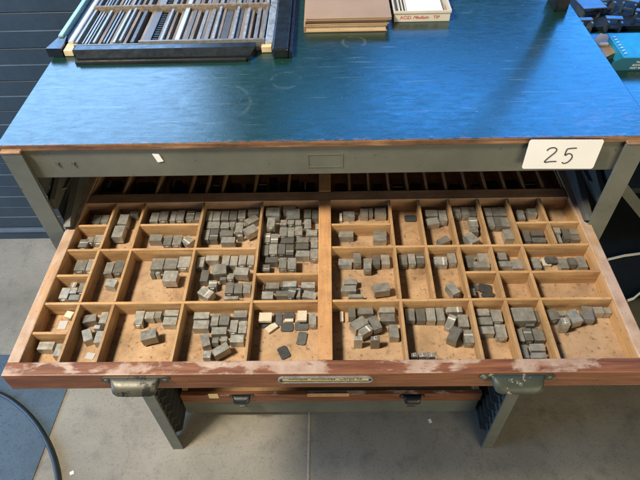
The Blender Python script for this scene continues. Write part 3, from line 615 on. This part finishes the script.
for ck, Ls in blocks.items():
    ph = CE[ck][4]
    # lay out into lines from the back to the front, each read from the left
    Ls.sort(key=lambda b_: -b_['c'].y); lines = []
    for b_ in Ls:
        if lines and abs(lines[-1][0]['c'].y-b_['c'].y) < .0085: lines[-1].append(b_)
        else: lines.append([b_])
    for li, ln in enumerate(lines):
        ln.sort(key=lambda b_: b_['c'].x)
        for bi, b_ in enumerate(ln):
            nb += 1; fl = b_['fl']; rs = random.Random(nb*13+5)
            mats = ['lead', 'nick']; adj = 'grey'; nm = 'type_block'; cat = 'type block'; noun = 'type block'
            if 'd' in fl: mats = ['steel', 'nick']
            if 'n' in fl: adj = 'notched grey'
            if b_['rot']: adj = 'askew '+('notched' if 'n' in fl else 'grey')
            if 't' in fl: mats = ['slug', 'slug']; adj = 'thin dark'; nm = 'metal_slug'; cat = 'metal slug'; noun = 'slug'
            if 'c' in fl: mats = ['cream', 'cream']; adj = 'pale cream'; nm = 'spacer'; cat = 'spacer'; noun = 'spacer'
            if 'p' in fl: mats = ['greypaper', 'greypaper']; adj = 'pale'; nm = 'paper_scrap'; cat = 'paper scrap'; noun = 'paper scrap'
            if 's' in fl or 'e' in fl or 'f' in fl: adj = 'upright grey'
            if any(k in fl for k in 'tcp') :
                bm = bmesh.new(); box(bm, (0, 0, b_['tk']/2), (b_['WW'], b_['HH'], b_['tk']))
                bmesh.ops.bevel(bm, geom=[e_ for e_ in bm.edges if abs((e_.verts[0].co-e_.verts[1].co).normalized().z) > .9], offset=.0016 if 't' in fl else .0003, segments=3, affect='EDGES')
            elif 's' in fl or 'e' in fl or 'f' in fl:
                bm = bmesh.new(); box(bm, (0, 0, b_['tk']/2), (b_['WW'], b_['HH'], b_['tk']), bev=.0005)
            else: bm = type_mesh(b_['WW'], b_['HH'], b_['tk'], 'n' in fl, rs)
            o = mesh(nm, bm, mats, center=False)
            o.location = (b_['c'].x, b_['c'].y, b_['base']); o.rotation_euler = (0, 0, b_['rz'])
            if b_['layer'] and noun == 'type block' and b_['rot']:
                o.rotation_euler = (math.radians(rs.uniform(2, 5)), math.radians(rs.uniform(-4, 4)), b_['rz'])
            if len(ln) == 1: pos = 'alone in %s line' % ordn(li, 0)
            else: pos = '%s from left in %s line' % (ordn(bi, 0), ordn(li, 0))
            if len(lines) == 1 and len(ln) == 1: pos = 'alone'
            lab = '%s %s %s %s' % (adj, noun, pos, ph)
            ws = lab.split()
            if len(ws) > 16: lab = ' '.join(lab.replace(' compartment', '').split()[:16])
            tag(o, lab, cat, 'metal type blocks lying in the compartments' if noun == 'type block' else None)
            o['cellpos'] = ck; del o['cellpos']
            let = 'E' if 'e' in fl else 'CLL'[bi % 3] if 'f' in fl else 'oC'[bi % 2] if 's' in fl else None
            if let:
                m_ = min(b_['WW'], b_['HH'])
                tb = text_bm(let, m_*1.05, .0006); place(tb, (0, 0, b_['tk']+.0005), RZ(0))
                f = mesh('letter_face', tb, 'nick' if let in 'ECL' else 'lead', center=False); f.parent = o
# type in the rear compartments, shade of the cabinet top painted in as black
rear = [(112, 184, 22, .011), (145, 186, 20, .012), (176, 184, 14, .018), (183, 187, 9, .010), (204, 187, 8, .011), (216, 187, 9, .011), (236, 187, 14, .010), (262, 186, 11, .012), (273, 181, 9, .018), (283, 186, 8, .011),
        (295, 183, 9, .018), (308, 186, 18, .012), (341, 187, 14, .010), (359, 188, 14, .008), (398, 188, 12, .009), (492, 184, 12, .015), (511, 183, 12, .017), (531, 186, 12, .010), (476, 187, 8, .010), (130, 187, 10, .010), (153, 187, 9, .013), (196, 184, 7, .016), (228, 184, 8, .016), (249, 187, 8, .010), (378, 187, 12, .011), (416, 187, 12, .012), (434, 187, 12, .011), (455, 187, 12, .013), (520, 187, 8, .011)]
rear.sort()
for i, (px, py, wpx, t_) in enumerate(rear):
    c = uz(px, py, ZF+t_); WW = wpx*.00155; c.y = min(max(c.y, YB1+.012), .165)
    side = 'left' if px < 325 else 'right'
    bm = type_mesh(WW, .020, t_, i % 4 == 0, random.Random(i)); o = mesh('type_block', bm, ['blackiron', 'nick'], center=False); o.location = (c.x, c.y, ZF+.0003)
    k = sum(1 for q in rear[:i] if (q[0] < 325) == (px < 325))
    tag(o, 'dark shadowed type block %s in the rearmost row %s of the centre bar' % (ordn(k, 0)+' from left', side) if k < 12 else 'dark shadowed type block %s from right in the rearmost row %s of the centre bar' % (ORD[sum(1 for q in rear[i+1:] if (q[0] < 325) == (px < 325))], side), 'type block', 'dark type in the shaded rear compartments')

# ------------------------------------------------------------------ card 25
cr = [uy(530, 139.5, -.004), uy(604.5, 139.5, -.004), uy(592.5, 168.5, -.010), uy(521.5, 168.5, -.010)]
_n = (cr[1]-cr[0]).cross(cr[3]-cr[0]).normalized(); _d = cr[2]-CAM; cr[2] = CAM+_d*((cr[0]-CAM).dot(_n)/_d.dot(_n))
ct = empty('number_card', ((cr[2]+cr[3])/2), 'white card with handwritten number 25 fixed to the front edge', 'card')
cTL, cTR, cBR, cBL = cr
bm = bmesh.new(); u_ = (cTR-cTL); v_ = (cBL-cTL); nrm = v_.cross(u_).normalized()
if nrm.y > 0: nrm = -nrm
def CP(s, t, d_=0): return cTL.lerp(cTR, s).lerp(cBL.lerp(cBR, s), t)+nrm*d_
pts = []
for (s0, t0, sa) in ((.03, .08, 180), (.97, .08, 270), (.97, .92, 0), (.03, .92, 90)):
    for k in range(5):
        a_ = math.radians(sa+k*22.5); pts.append(CP(s0+math.cos(a_)*.03, t0+math.sin(a_)*.08))
prism(bm, pts, nrm*.0008); mesh('card_sheet', bm, 'whitecard', ct)
def stroke(bm, P_, wd):
    q = [Vector(CP(s, t, .0014)) for s, t in P_]
    L1, L2 = [], []
    for i, p in enumerate(q):
        tg = (q[min(i+1, len(q)-1)]-q[max(i-1, 0)]).normalized(); sd = tg.cross(nrm)*wd/2
        L1.append(bm.verts.new(p+sd)); L2.append(bm.verts.new(p-sd))
    for i in range(len(q)-1): bm.faces.new((L1[i], L1[i+1], L2[i+1], L2[i]))
def smooth(P_, n_=6):
    out = []
    for i in range(len(P_)-1):
        p0, p1, p2, p3 = P_[max(i-1, 0)], P_[i], P_[i+1], P_[min(i+2, len(P_)-1)]
        for k in range(n_):
            t = k/n_; out.append(tuple(.5*((2*b1_)+(-a1_+c1_)*t+(2*a1_-5*b1_+4*c1_-d1_)*t*t+(-a1_+3*b1_-3*c1_+d1_)*t**3) for a1_, b1_, c1_, d1_ in zip(p0, p1, p2, p3)))
    return out+[P_[-1]]
bm = bmesh.new()
stroke(bm, smooth([(.27, .36), (.30, .28), (.36, .26), (.40, .32), (.39, .42), (.34, .56), (.30, .68), (.29, .76), (.36, .74), (.45, .73)]), .0016)
mesh('digit', bm, 'ink', ct)
bm = bmesh.new()
stroke(bm, smooth([(.54, .30), (.535, .42), (.54, .52), (.58, .46), (.63, .50), (.645, .62), (.61, .76), (.56, .80), (.53, .76)]), .0016)
stroke(bm, smooth([(.54, .30), (.60, .28), (.665, .27)]), .0016)
mesh('digit', bm, 'ink', ct)

q = uy(158, 158, .003); bm = bmesh.new(); prism(bm, [(q.x-.007, .0032, q.z+.008), (q.x+.003, .0032, q.z+.007), (q.x+.007, .0032, q.z-.006), (q.x-.002, .0032, q.z-.008)], (0, -.0006, 0))
tag(mesh('paper_label', bm, 'whitecard'), 'small torn white paper scrap stuck on the grey green apron', 'label')
# ------------------------------------------------------------------ chase with furniture strips
Z0 = HT+.0006
ch = empty('printing_chase', (-.28, .36, Z0), 'black iron chase frame holding metal furniture at the cabinet top left', 'printing frame')
f0 = uz(78, 61, Z0); f1 = uz(252, 63, Z0); yf = (f0.y+f1.y)/2
bm = bmesh.new()
for (xa, xb, wd) in ((f0.x+.004, f1.x-.003, 0),):
    prism(bm, [(xa, yf, Z0), (xa, yf, Z0+.0095), (xa, yf+.016, Z0+.017), (xa, yf+.03, Z0+.017), (xa, yf+.03, Z0)], (xb-xa, 0, 0))
for v in bm.verts:   # splayed ends
    if v.co.y > yf+.01: v.co.x += (-.008 if v.co.x < -.3 else .008)
mesh('front_rail', bm, 'black', ch)
bm = bmesh.new(); prism(bm, [(f0.x+.0, yf-.004, Z0), (f0.x+.0, yf-.004, Z0+.004), (f0.x, yf+.002, Z0+.006), (f0.x, yf+.002, Z0)], (f1.x-f0.x-.01, 0, 0)); mesh('foot_strip', bm, 'blackiron', ch)
lx = uz(49, 57, Z0).x; lx2 = uz(64, 57, Z0).x; yc = uz(52, 57, Z0).y
bm = bmesh.new(); prism(bm, [(lx, yc, Z0), (lx2, yc-.001, Z0), (lx2, yc+.02, Z0), (lx2-.004, yc+.045, Z0), (lx+.010, yc+.045, Z0), (lx+.004, yc+.018, Z0)], (0, 0, .016)); mesh('corner_foot', bm, 'black', ch)
bm = bmesh.new(); bx(bm, lx+.010, lx+.019, yc+.04, .70, Z0, Z0+.020, .0015); mesh('side_rail', bm, 'teal', ch)  # teal sheen on the black rail painted in as its colour
bm = bmesh.new(); bx(bm, lx+.0195, lx+.031, yc+.03, .70, Z0, Z0+.011, .001); mesh('side_rail', bm, 'black', ch)
bm = bmesh.new(); bx(bm, lx+.0315, lx+.0425, yc+.022, .70, Z0, Z0+.017, .003); mesh('side_bar', bm, 'whitebar', ch)
rx0 = uz(273, 55, Z0).x; rx1 = uz(289, 56, Z0).x
bm = bmesh.new(); bx(bm, rx0, rx1, yf+.004, .70, Z0, Z0+.018, .003); bx(bm, rx1+.0003, rx1+.006, yf+.006, .70, Z0, Z0+.012, .001); mesh('side_rail', bm, 'black', ch)
bm = bmesh.new(); bx(bm, rx0-.014, rx0-.0004, yf+.035, .70, Z0, Z0+.015, .001); mesh('side_bar', bm, 'steel', ch)
for pa_, pb_, lb_ in ((65, 75, 'left'), (261, 272, 'right')):
    x0, x1 = uz(pa_, 56, Z0).x, uz(pb_, 56, Z0).x
    bm = bmesh.new(); bx(bm, x0+.0006, x1-.0008, yc+.001, yc+.028, Z0, Z0+.011, .001)
    tag(mesh('wooden_block', bm, 'pages'), 'small pale wooden block at the %s end of the chase front rail' % lb_, 'wood block')
ys = yf+.034
bm = bmesh.new(); bx(bm, lx+.046, rx0-.0145, ys, ys+.0035, Z0, Z0+.016, .0005); mesh('locking_strip', bm, 'steel', ch)
bm = bmesh.new(); bx(bm, lx+.16, rx0-.0145, ys+.0038, ys+.0085, Z0, Z0+.019, .0005); mesh('locking_strip', bm, 'greystrip', ch)
yb = uz(180, 6, Z0+.018).y
bm = bmesh.new(); bx(bm, lx+.044, rx0-.0145, yb-.0025, yb+.0025, Z0, Z0+.021, .0006); mesh('cross_rule', bm, 'brownstrip', ch)
x = lx+.046; i = 0; xend = rx0-.016
seq = ['steel', 'gap', 'steel3', 'gap', 'steel', 'brown', 'gap', 'steel2', 'brown', 'steel', 'gap', 'steel', 'brown', 'gap', 'grey', 'gap', 'brown', 'greyw', 'rack', 'brown', 'steel', 'brown', 'gap', 'brown', 'blue', 'brown', 'grey', 'brown', 'gap', 'grey', 'brown', 'grey', 'brown', 'steel', 'brown', 'greyw', 'brown', 'steel', 'grey', 'brown', 'steel', 'brown', 'gap', 'grey', 'brown', 'steel']
WD = {'steel': .005, 'gap': .006, 'steel3': .012, 'steel2': .009, 'brown': .007, 'grey': .007, 'greyw': .013, 'rack': .010, 'blue': .008}
tot = sum(WD[s] for s in seq); sc = (xend-x)/tot; ns = 0
for s in seq:
    wd = WD[s]*sc
    if s != 'gap':
        hgt = {'steel': .0175, 'steel3': .015, 'steel2': .0165, 'brown': .012, 'grey': .014, 'greyw': .013, 'rack': .010, 'blue': .015}[s]+rnd.uniform(-.0015, .0015)
        mt = {'steel': 'steel', 'steel3': 'steel', 'steel2': 'steel', 'brown': 'brownstrip', 'grey': 'greystrip', 'greyw': 'greystrip', 'rack': 'blackiron', 'blue': 'whitebar'}[s]
        for part in (0, 1):
            y0, y1 = ((ys+.0092, yb-.003-rnd.random()*.006) if part == 0 else (yb+.003+rnd.random()*.004, .62+rnd.random()*.06))
            bm = bmesh.new()
            if s == 'rack':
                yy = y0
                bx(bm, x+.0002, x+wd-.0002, y0, y1, Z0, Z0+.006)
                while yy < y1-.006: bx(bm, x+.0004, x+wd-.0004, yy, yy+.004, Z0+.0062, Z0+.011); yy += .0085
            elif s in ('steel3', 'steel2'):
                n_ = 4 if s == 'steel3' else 2
                for k in range(n_): bx(bm, x+wd*k/n_+.0003, x+wd*(k+.7)/n_, y0, y1, Z0, Z0+hgt-(k % 2)*.002)
                bx(bm, x+.0003, x+wd*(n_-.3)/n_, y0+.0005, y1-.0005, Z0-.0003, Z0+.004)
            else: bx(bm, x+.0003, x+wd-.0003, y0, y1, Z0, Z0+hgt, .0005)
            o = mesh('furniture_strip', bm, mt)
            col_ = {'steel': 'bright steel', 'steel3': 'ribbed steel', 'steel2': 'double steel', 'brown': 'brown', 'grey': 'grey metal', 'greyw': 'wide grey', 'rack': 'toothed black', 'blue': 'pale'}[s]
            k = ns
            pos = (ORD[k] if k < 12 else None)
            if pos is None:
                tot_ = sum(1 for q in seq if q != 'gap'); rr = tot_-1-k
                pos = ORD[rr]+' from right' if rr < 12 else ['twelve', 'thirteen', 'fourteen', 'fifteen', 'sixteen', 'seventeen', 'eighteen', 'nineteen', 'twenty', 'twenty one', 'twenty two', 'twenty three', 'twenty four', 'twenty five', 'twenty six', 'twenty seven', 'twenty eight'][k-12]+' strips from left edge'
            else: pos += ' from left'
            o.rotation_euler.z = rnd.uniform(-.003, .003)
            tag(o, '%s furniture strip %s, %s cross rule' % (col_, pos, 'in front of' if part == 0 else 'behind'), 'strip', 'furniture strips packed inside the chase')
        ns += 1
    x += wd

# ------------------------------------------------------------------ books and box
bl = uz(304, 33, Z0); br = uz(387, 31, Z0); z = Z0; yb_ = (bl.y+br.y)/2
bk = [(bl.x-.000, br.x+.000, .0, .0125, .0018, 'thick book with broad pale page edge at the bottom of the stack'),
      (bl.x+.002, br.x+.003, .002, .0075, .0012, 'thin brown covered book in the middle of the stack'),
      (bl.x+.004, br.x+.007, .001, .0050, .0016, 'brown covered book lying on top of the stack')]
for x0, x1, dy, hh, cv, lab in bk:
    e = empty('book', ((x0+x1)/2, yb_+.1, z), lab, 'book', 'brown books stacked on the cabinet top')
    mid = 'middle' in lab
    bm = bmesh.new(); bx(bm, x0, x1, yb_+dy, yb_+dy+.21, z, z+cv, .0004); bx(bm, x0, x1, yb_+dy, yb_+dy+.21, z+hh-cv, z+hh, .0004)
    bx(bm, x0, x0+.0018, yb_+dy+.0002, yb_+dy+.2098, z+cv+.0001, z+hh-cv-.0001); mesh('cover', bm, 'bookcloth', e)
    bm = bmesh.new(); bx(bm, x0+.002, x1-.0025, yb_+dy+(.002 if not mid else .006), yb_+dy+.2085, z+cv+.0001, z+hh-cv-.0001); mesh('pages', bm, 'pages' if not mid else 'bookcloth', e)
    z += hh+.0006
b0 = uz(394, 22, Z0); b1_ = uz(449, 20, Z0); yb_ = b0.y; x0, x1 = b0.x, b1_.x
e = empty('cardboard_box', ((x0+x1)/2, yb_+.06, Z0), 'open cream box of pens marked ACID Medium TIP beside the books', 'box')
bm = bmesh.new(); D = .13; H_ = .020
bx(bm, x0, x1, yb_, yb_+D, Z0, Z0+.0012); bx(bm, x0, x1, yb_, yb_+.0012, Z0+.0014, Z0+H_); bx(bm, x0, x1, yb_+D-.0012, yb_+D, Z0+.0014, Z0+H_)
bx(bm, x0, x0+.0012, yb_+.0014, yb_+D-.0014, Z0+.0014, Z0+H_); bx(bm, x1-.0012, x1, yb_+.0014, yb_+D-.0014, Z0+.0014, Z0+H_); mesh('body', bm, 'boxcard', e)
bm = bmesh.new(); bx(bm, x0-.0016, x1+.0016, yb_-.0016, yb_-.0002, Z0+H_-.004, Z0+H_+.001, .0004); bx(bm, x1+.0002, x1+.0016, yb_, yb_+D, Z0+H_-.004, Z0+H_+.001); bx(bm, x0-.0016, x0-.0002, yb_, yb_+D, Z0+H_-.004, Z0+H_+.001); mesh('rim', bm, 'boxcard', e)
bm = bmesh.new()
for xx in (x0+.010, x0+.016, x0+.022): bx(bm, xx, xx+.0012, yb_+.0016, yb_+D-.002, Z0+.0014, Z0+H_-.003)
mesh('partition', bm, 'boxcard', e)
bm = bmesh.new(); bx(bm, x0+.0245, x1-.012, yb_+.003, yb_+D-.01, Z0+.0014, Z0+H_-.004, .0005); mesh('inner_tray', bm, 'whitecard', e)
bm = bmesh.new(); bx(bm, x1-.011, x1-.003, yb_+.003, yb_+.05, Z0+.0014, Z0+.009); mesh('inner_tray', bm, 'tanwood', e)
for s_, xx, sz, sh in (('ACID', .021, .0088, 0), ('Medium', .0485, .0088, .45), ('TIP', .078, .0085, 0)):
    bm = text_bm(s_, sz, .0001, sh); place(bm, (x0+xx, yb_-.0003, Z0+.0080), RX(90)); mesh('lettering', bm, 'redink', e)

# dark iron machine foot on the right rear of the top
q = uz(561, 12, HT); m_ = empty('machine_foot', (q.x, q.y+.02, Z0), 'dark brown iron foot of a machine at the cabinet top right', 'machine part')
bm = bmesh.new(); prism(bm, [(q.x-.014, q.y, Z0), (q.x+.013, q.y+.004, Z0), (q.x+.015, q.y+.05, Z0), (q.x-.012, q.y+.05, Z0)], (0, 0, .024)); mesh('base', bm, 'black', m_)
bm = bmesh.new()
tube(bm, [(q.x-.002, q.y+.025, Z0+.024), (q.x-.004, q.y+.03, Z0+.08), (q.x-.012, q.y+.05, Z0+.16), (q.x-.03, q.y+.09, Z0+.26), (q.x-.08, q.y+.12, Z0+.38), (q.x-.16, q.y+.16, Z0+.46)], .014, 14); mesh('arm', bm, 'black', m_)

# ------------------------------------------------------------------ cable and scraps on the floor
bm = bmesh.new()
P_ = [uz(x_, y_, .009) for x_, y_ in ((-60, 385), (-30, 386), (0, 394), (18, 405), (34, 421), (46, 440), (54, 460), (58, 480), (60, 500), (58, 530))]
pp = smooth([tuple(p) for p in P_], 8); tube(bm, pp, .0072, 12)
tag(mesh('hose', bm, 'rubber'), 'black rubber hose curving over the dark floor at bottom left', 'hose')
q = uz(72, 473, 0); bm = bmesh.new(); box(bm, (q.x, q.y, .0009), (.011, .010, .0012), .5); tag(mesh('paper_scrap', bm, 'paper'), 'tiny white paper scrap on the floor beside the black hose', 'paper scrap')
q = uz(430, 421, 0); bm = bmesh.new(); box(bm, (q.x, q.y, .0009), (.009, .012, .0012), .3); tag(mesh('paper_scrap', bm, 'paper'), 'tiny white scrap on the bare floor near the right leg', 'paper scrap')

# ------------------------------------------------------------------ second workbench at the right
wb = empty('workbench', (.95, .7, 0), 'blue topped workbench with open dark shelves standing right of the cabinet', 'workbench')
ZB = .95; e0 = uz(640, 118, ZB)
bm = bmesh.new(); bx(bm, .50, 1.6, e0.y, 1.25, ZB-.02, ZB, .001); mesh('bench_top', bm, 'table', wb)
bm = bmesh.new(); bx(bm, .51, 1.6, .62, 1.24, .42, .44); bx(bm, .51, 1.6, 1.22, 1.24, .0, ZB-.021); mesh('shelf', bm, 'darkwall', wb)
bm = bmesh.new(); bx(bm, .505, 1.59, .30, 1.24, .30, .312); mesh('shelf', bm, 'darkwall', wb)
for x_, y_ in ((.52, .45), (.52, 1.2), (1.55, .45), (1.55, 1.2)):
    bm = bmesh.new(); bx(bm, x_, x_+.035, y_-.018, y_+.018, 0, ZB-.021, .002); mesh('leg', bm, 'darkmetal', wb)
pa_, pb_ = uy(610, 172, .30), uy(652, 224, .30)
bm = bmesh.new(); dd = (pb_-pa_).normalized(); pe = pa_-dd*.25; pf = pb_+dd*.4; up_ = Vector((-dd.z, 0, dd.x))*.012
prism(bm, [tuple(pe-up_), tuple(pe+up_), tuple(pf+up_), tuple(pf-up_)], (0, .004, 0)); mesh('brace', bm, 'greygreen', wb)
# loose white sheets on the dark lower shelf
for (pts, lab) in ((((608, 260), (625, 256), (640, 254), (665, 252)), 'long white paper strip on the upper part of the dark lower shelf'), (((628, 301), (634, 299), (640, 294), (660, 284)), 'curled white paper strip nearer the type case on the lower shelf')):
    bm = bmesh.new(); q = [uz(a_[0], a_[1], .318) for a_ in pts]
    A = [bm.verts.new((p.x, p.y, .314)) for p in q]; B = [bm.verts.new((p.x, p.y+.005, .319)) for p in q]
    A2 = [bm.verts.new((p.x, p.y+.0015, .3135)) for p in q]; B2 = [bm.verts.new((p.x, p.y+.0062, .3186)) for p in q]
    for i in range(3):
        bm.faces.new((A[i], A[i+1], B[i+1], B[i])); bm.faces.new((A2[i], B2[i], B2[i+1], A2[i+1])); bm.faces.new((B[i], B[i+1], B2[i+1], B2[i])); bm.faces.new((A[i], A2[i], A2[i+1], A[i+1]))
    tag(mesh('paper_strip', bm, 'paper'), lab, 'paper')
# turquoise box
g0 = uz(606, 71, ZB); g1 = uz(660, 69, ZB)
bb = empty('turquoise_box', (g0.x+.08, g0.y+.05, ZB), 'turquoise cardboard box with white lettering on the right workbench', 'box')
bh = .028; yq = g0.y; xq = g0.x+.002
bm = bmesh.new(); prism(bm, [(xq, yq, ZB+.0005), (xq+.2, yq, ZB+.0005), (xq+.2, yq, ZB+bh), (xq+.022, yq, ZB+bh), (xq+.006, yq, ZB+bh*.72)], (0, .002, 0)); mesh('front_flap', bm, 'tealbox', bb)
bm = bmesh.new(); tpx = uz(607, 34, ZB+bh+.004); fx = uz(619, 52, ZB+bh)
prism(bm, [(fx.x, yq+.002, ZB+bh), (xq+.2, yq+.002, ZB+bh), (xq+.2, tpx.y, ZB+bh+.004), (tpx.x, tpx.y, ZB+bh+.004)], (0, 0, .0015)); mesh('lid', bm, 'bluebox', bb)
bm = bmesh.new(); bx(bm, xq+.03, xq+.2, yq+.003, tpx.y-.001, ZB+.0005, ZB+bh-.001); mesh('body', bm, 'bluebox', bb)
bm = bmesh.new()
for k in range(7):
    t = .12+.12*k; p = Vector((fx.x+.006, yq+.004, 0)).lerp(Vector((tpx.x+.006, tpx.y-.004, 0)), t); box(bm, (p.x+.002, p.y, ZB+bh+.0040+.004*t), (.006, .0028, .0005), .3)
mesh('lettering', bm, 'whiteink', bb)
for k, s_ in enumerate(('THE WORLD\'S MOST', 'ADVANCED AND', 'MOST BEAUTIFUL')):
    bm = text_bm(s_, .0058, .0001); mn = min(v.co.x for v in bm.verts); place(bm, (uz(625, 60, ZB).x-mn-(.004 if k else 0)-.002*k, yq-.0003, ZB+bh-.0085-k*.0068), RX(90)); mesh('lettering', bm, 'whiteink', bb)
# wooden wedge in the box mouth
bm = bmesh.new(); w0, w1, w2, w3 = uz(592, 43, ZB+.012), uz(600, 34, ZB+.012), uz(612, 37, ZB+.012), uz(618, 52, ZB+.012); w4 = uz(606, 58, ZB+.012)
prism(bm, [(p.x, p.y, ZB+.0005) for p in (w0, w4, w3, w2, w1)], (0, 0, .014)); tag(mesh('wooden_wedge', bm, 'tanwood'), 'brown wooden wedge sticking out of the turquoise box', 'wood block')
bm = bmesh.new(); c = uz(604, 43, ZB+.02); box(bm, (c.x, c.y, ZB+.0175), (.020, .008, .005), .05, bev=.001); tag(mesh('eraser', bm, 'whitecard'), 'small grey white bar lying on the brown wooden wedge', 'bar')
# dark metal tray and pressed-steel quoins behind it
bm = bmesh.new(); t0 = uz(592, 30, ZB); bx(bm, .515, 1.3, t0.y, 1.2, ZB+.0006, ZB+.004, .001); bx(bm, .515, 1.3, t0.y-.004, t0.y-.0003, ZB+.0006, ZB+.010, .001)
tag(mesh('metal_tray', bm, 'darkwall'), 'black metal tray under the steel stands on the right workbench', 'tray')
ps = [(588, 12, 5, .05, 'flat blue lit steel plate nearest the machine foot', 1), (584, 28, 0, .03, 'low steel stand half hidden behind the cabinet top edge', 0), (612, 27, -8, .038, 'steel stand in front of the other stands behind the box', 0), (606, 8, 12, .034, 'steel stand behind the flat blue lit plate', 0), (628, 9, -32, .036, 'tilted steel stand in the middle of the stands', 0), (640, 20, -30, .034, 'steel stand cut by the right frame edge', 0), (646, 5, -35, .036, 'rearmost steel stand at the right frame edge', 0)]
for px, py, an, sz, lab, plate in ps:
    c = uz(px, py, ZB+.012); Rr = Matrix.Rotation(math.radians(an), 4, 'Z'); bm = bmesh.new()
    e = empty('steel_stand', (c.x, c.y, ZB+.004), lab, 'steel stand', 'steel stands on the black tray')
    O = Matrix.Translation((c.x, c.y, ZB+.0045)) @ Rr
    def pc(bm, l, s_, bev=.0008): box(bm, O @ Vector(l), s_, rot=Rr, bev=bev)
    if plate:
        pc(bm, (0, 0, .0285), (sz*1.15, sz*1.1, .003)); mesh('plate', bm, 'bluemetal', e)
    else:
        pc(bm, (0, sz*.18, .0265), (sz, sz*.42, .003)); mesh('plate', bm, 'bluemetal', e)
    for s_ in (-1, 1):
        bm = bmesh.new(); pc(bm, (s_*sz*.38, 0, .0125), (.0055, sz*.75, .0245)); mesh('leg', bm, 'bluemetal', e)
    bm = bmesh.new(); pc(bm, (0, -sz*.25, .011), (sz*.7, .005, .0055)); mesh('crosspiece', bm, 'bluemetal', e)
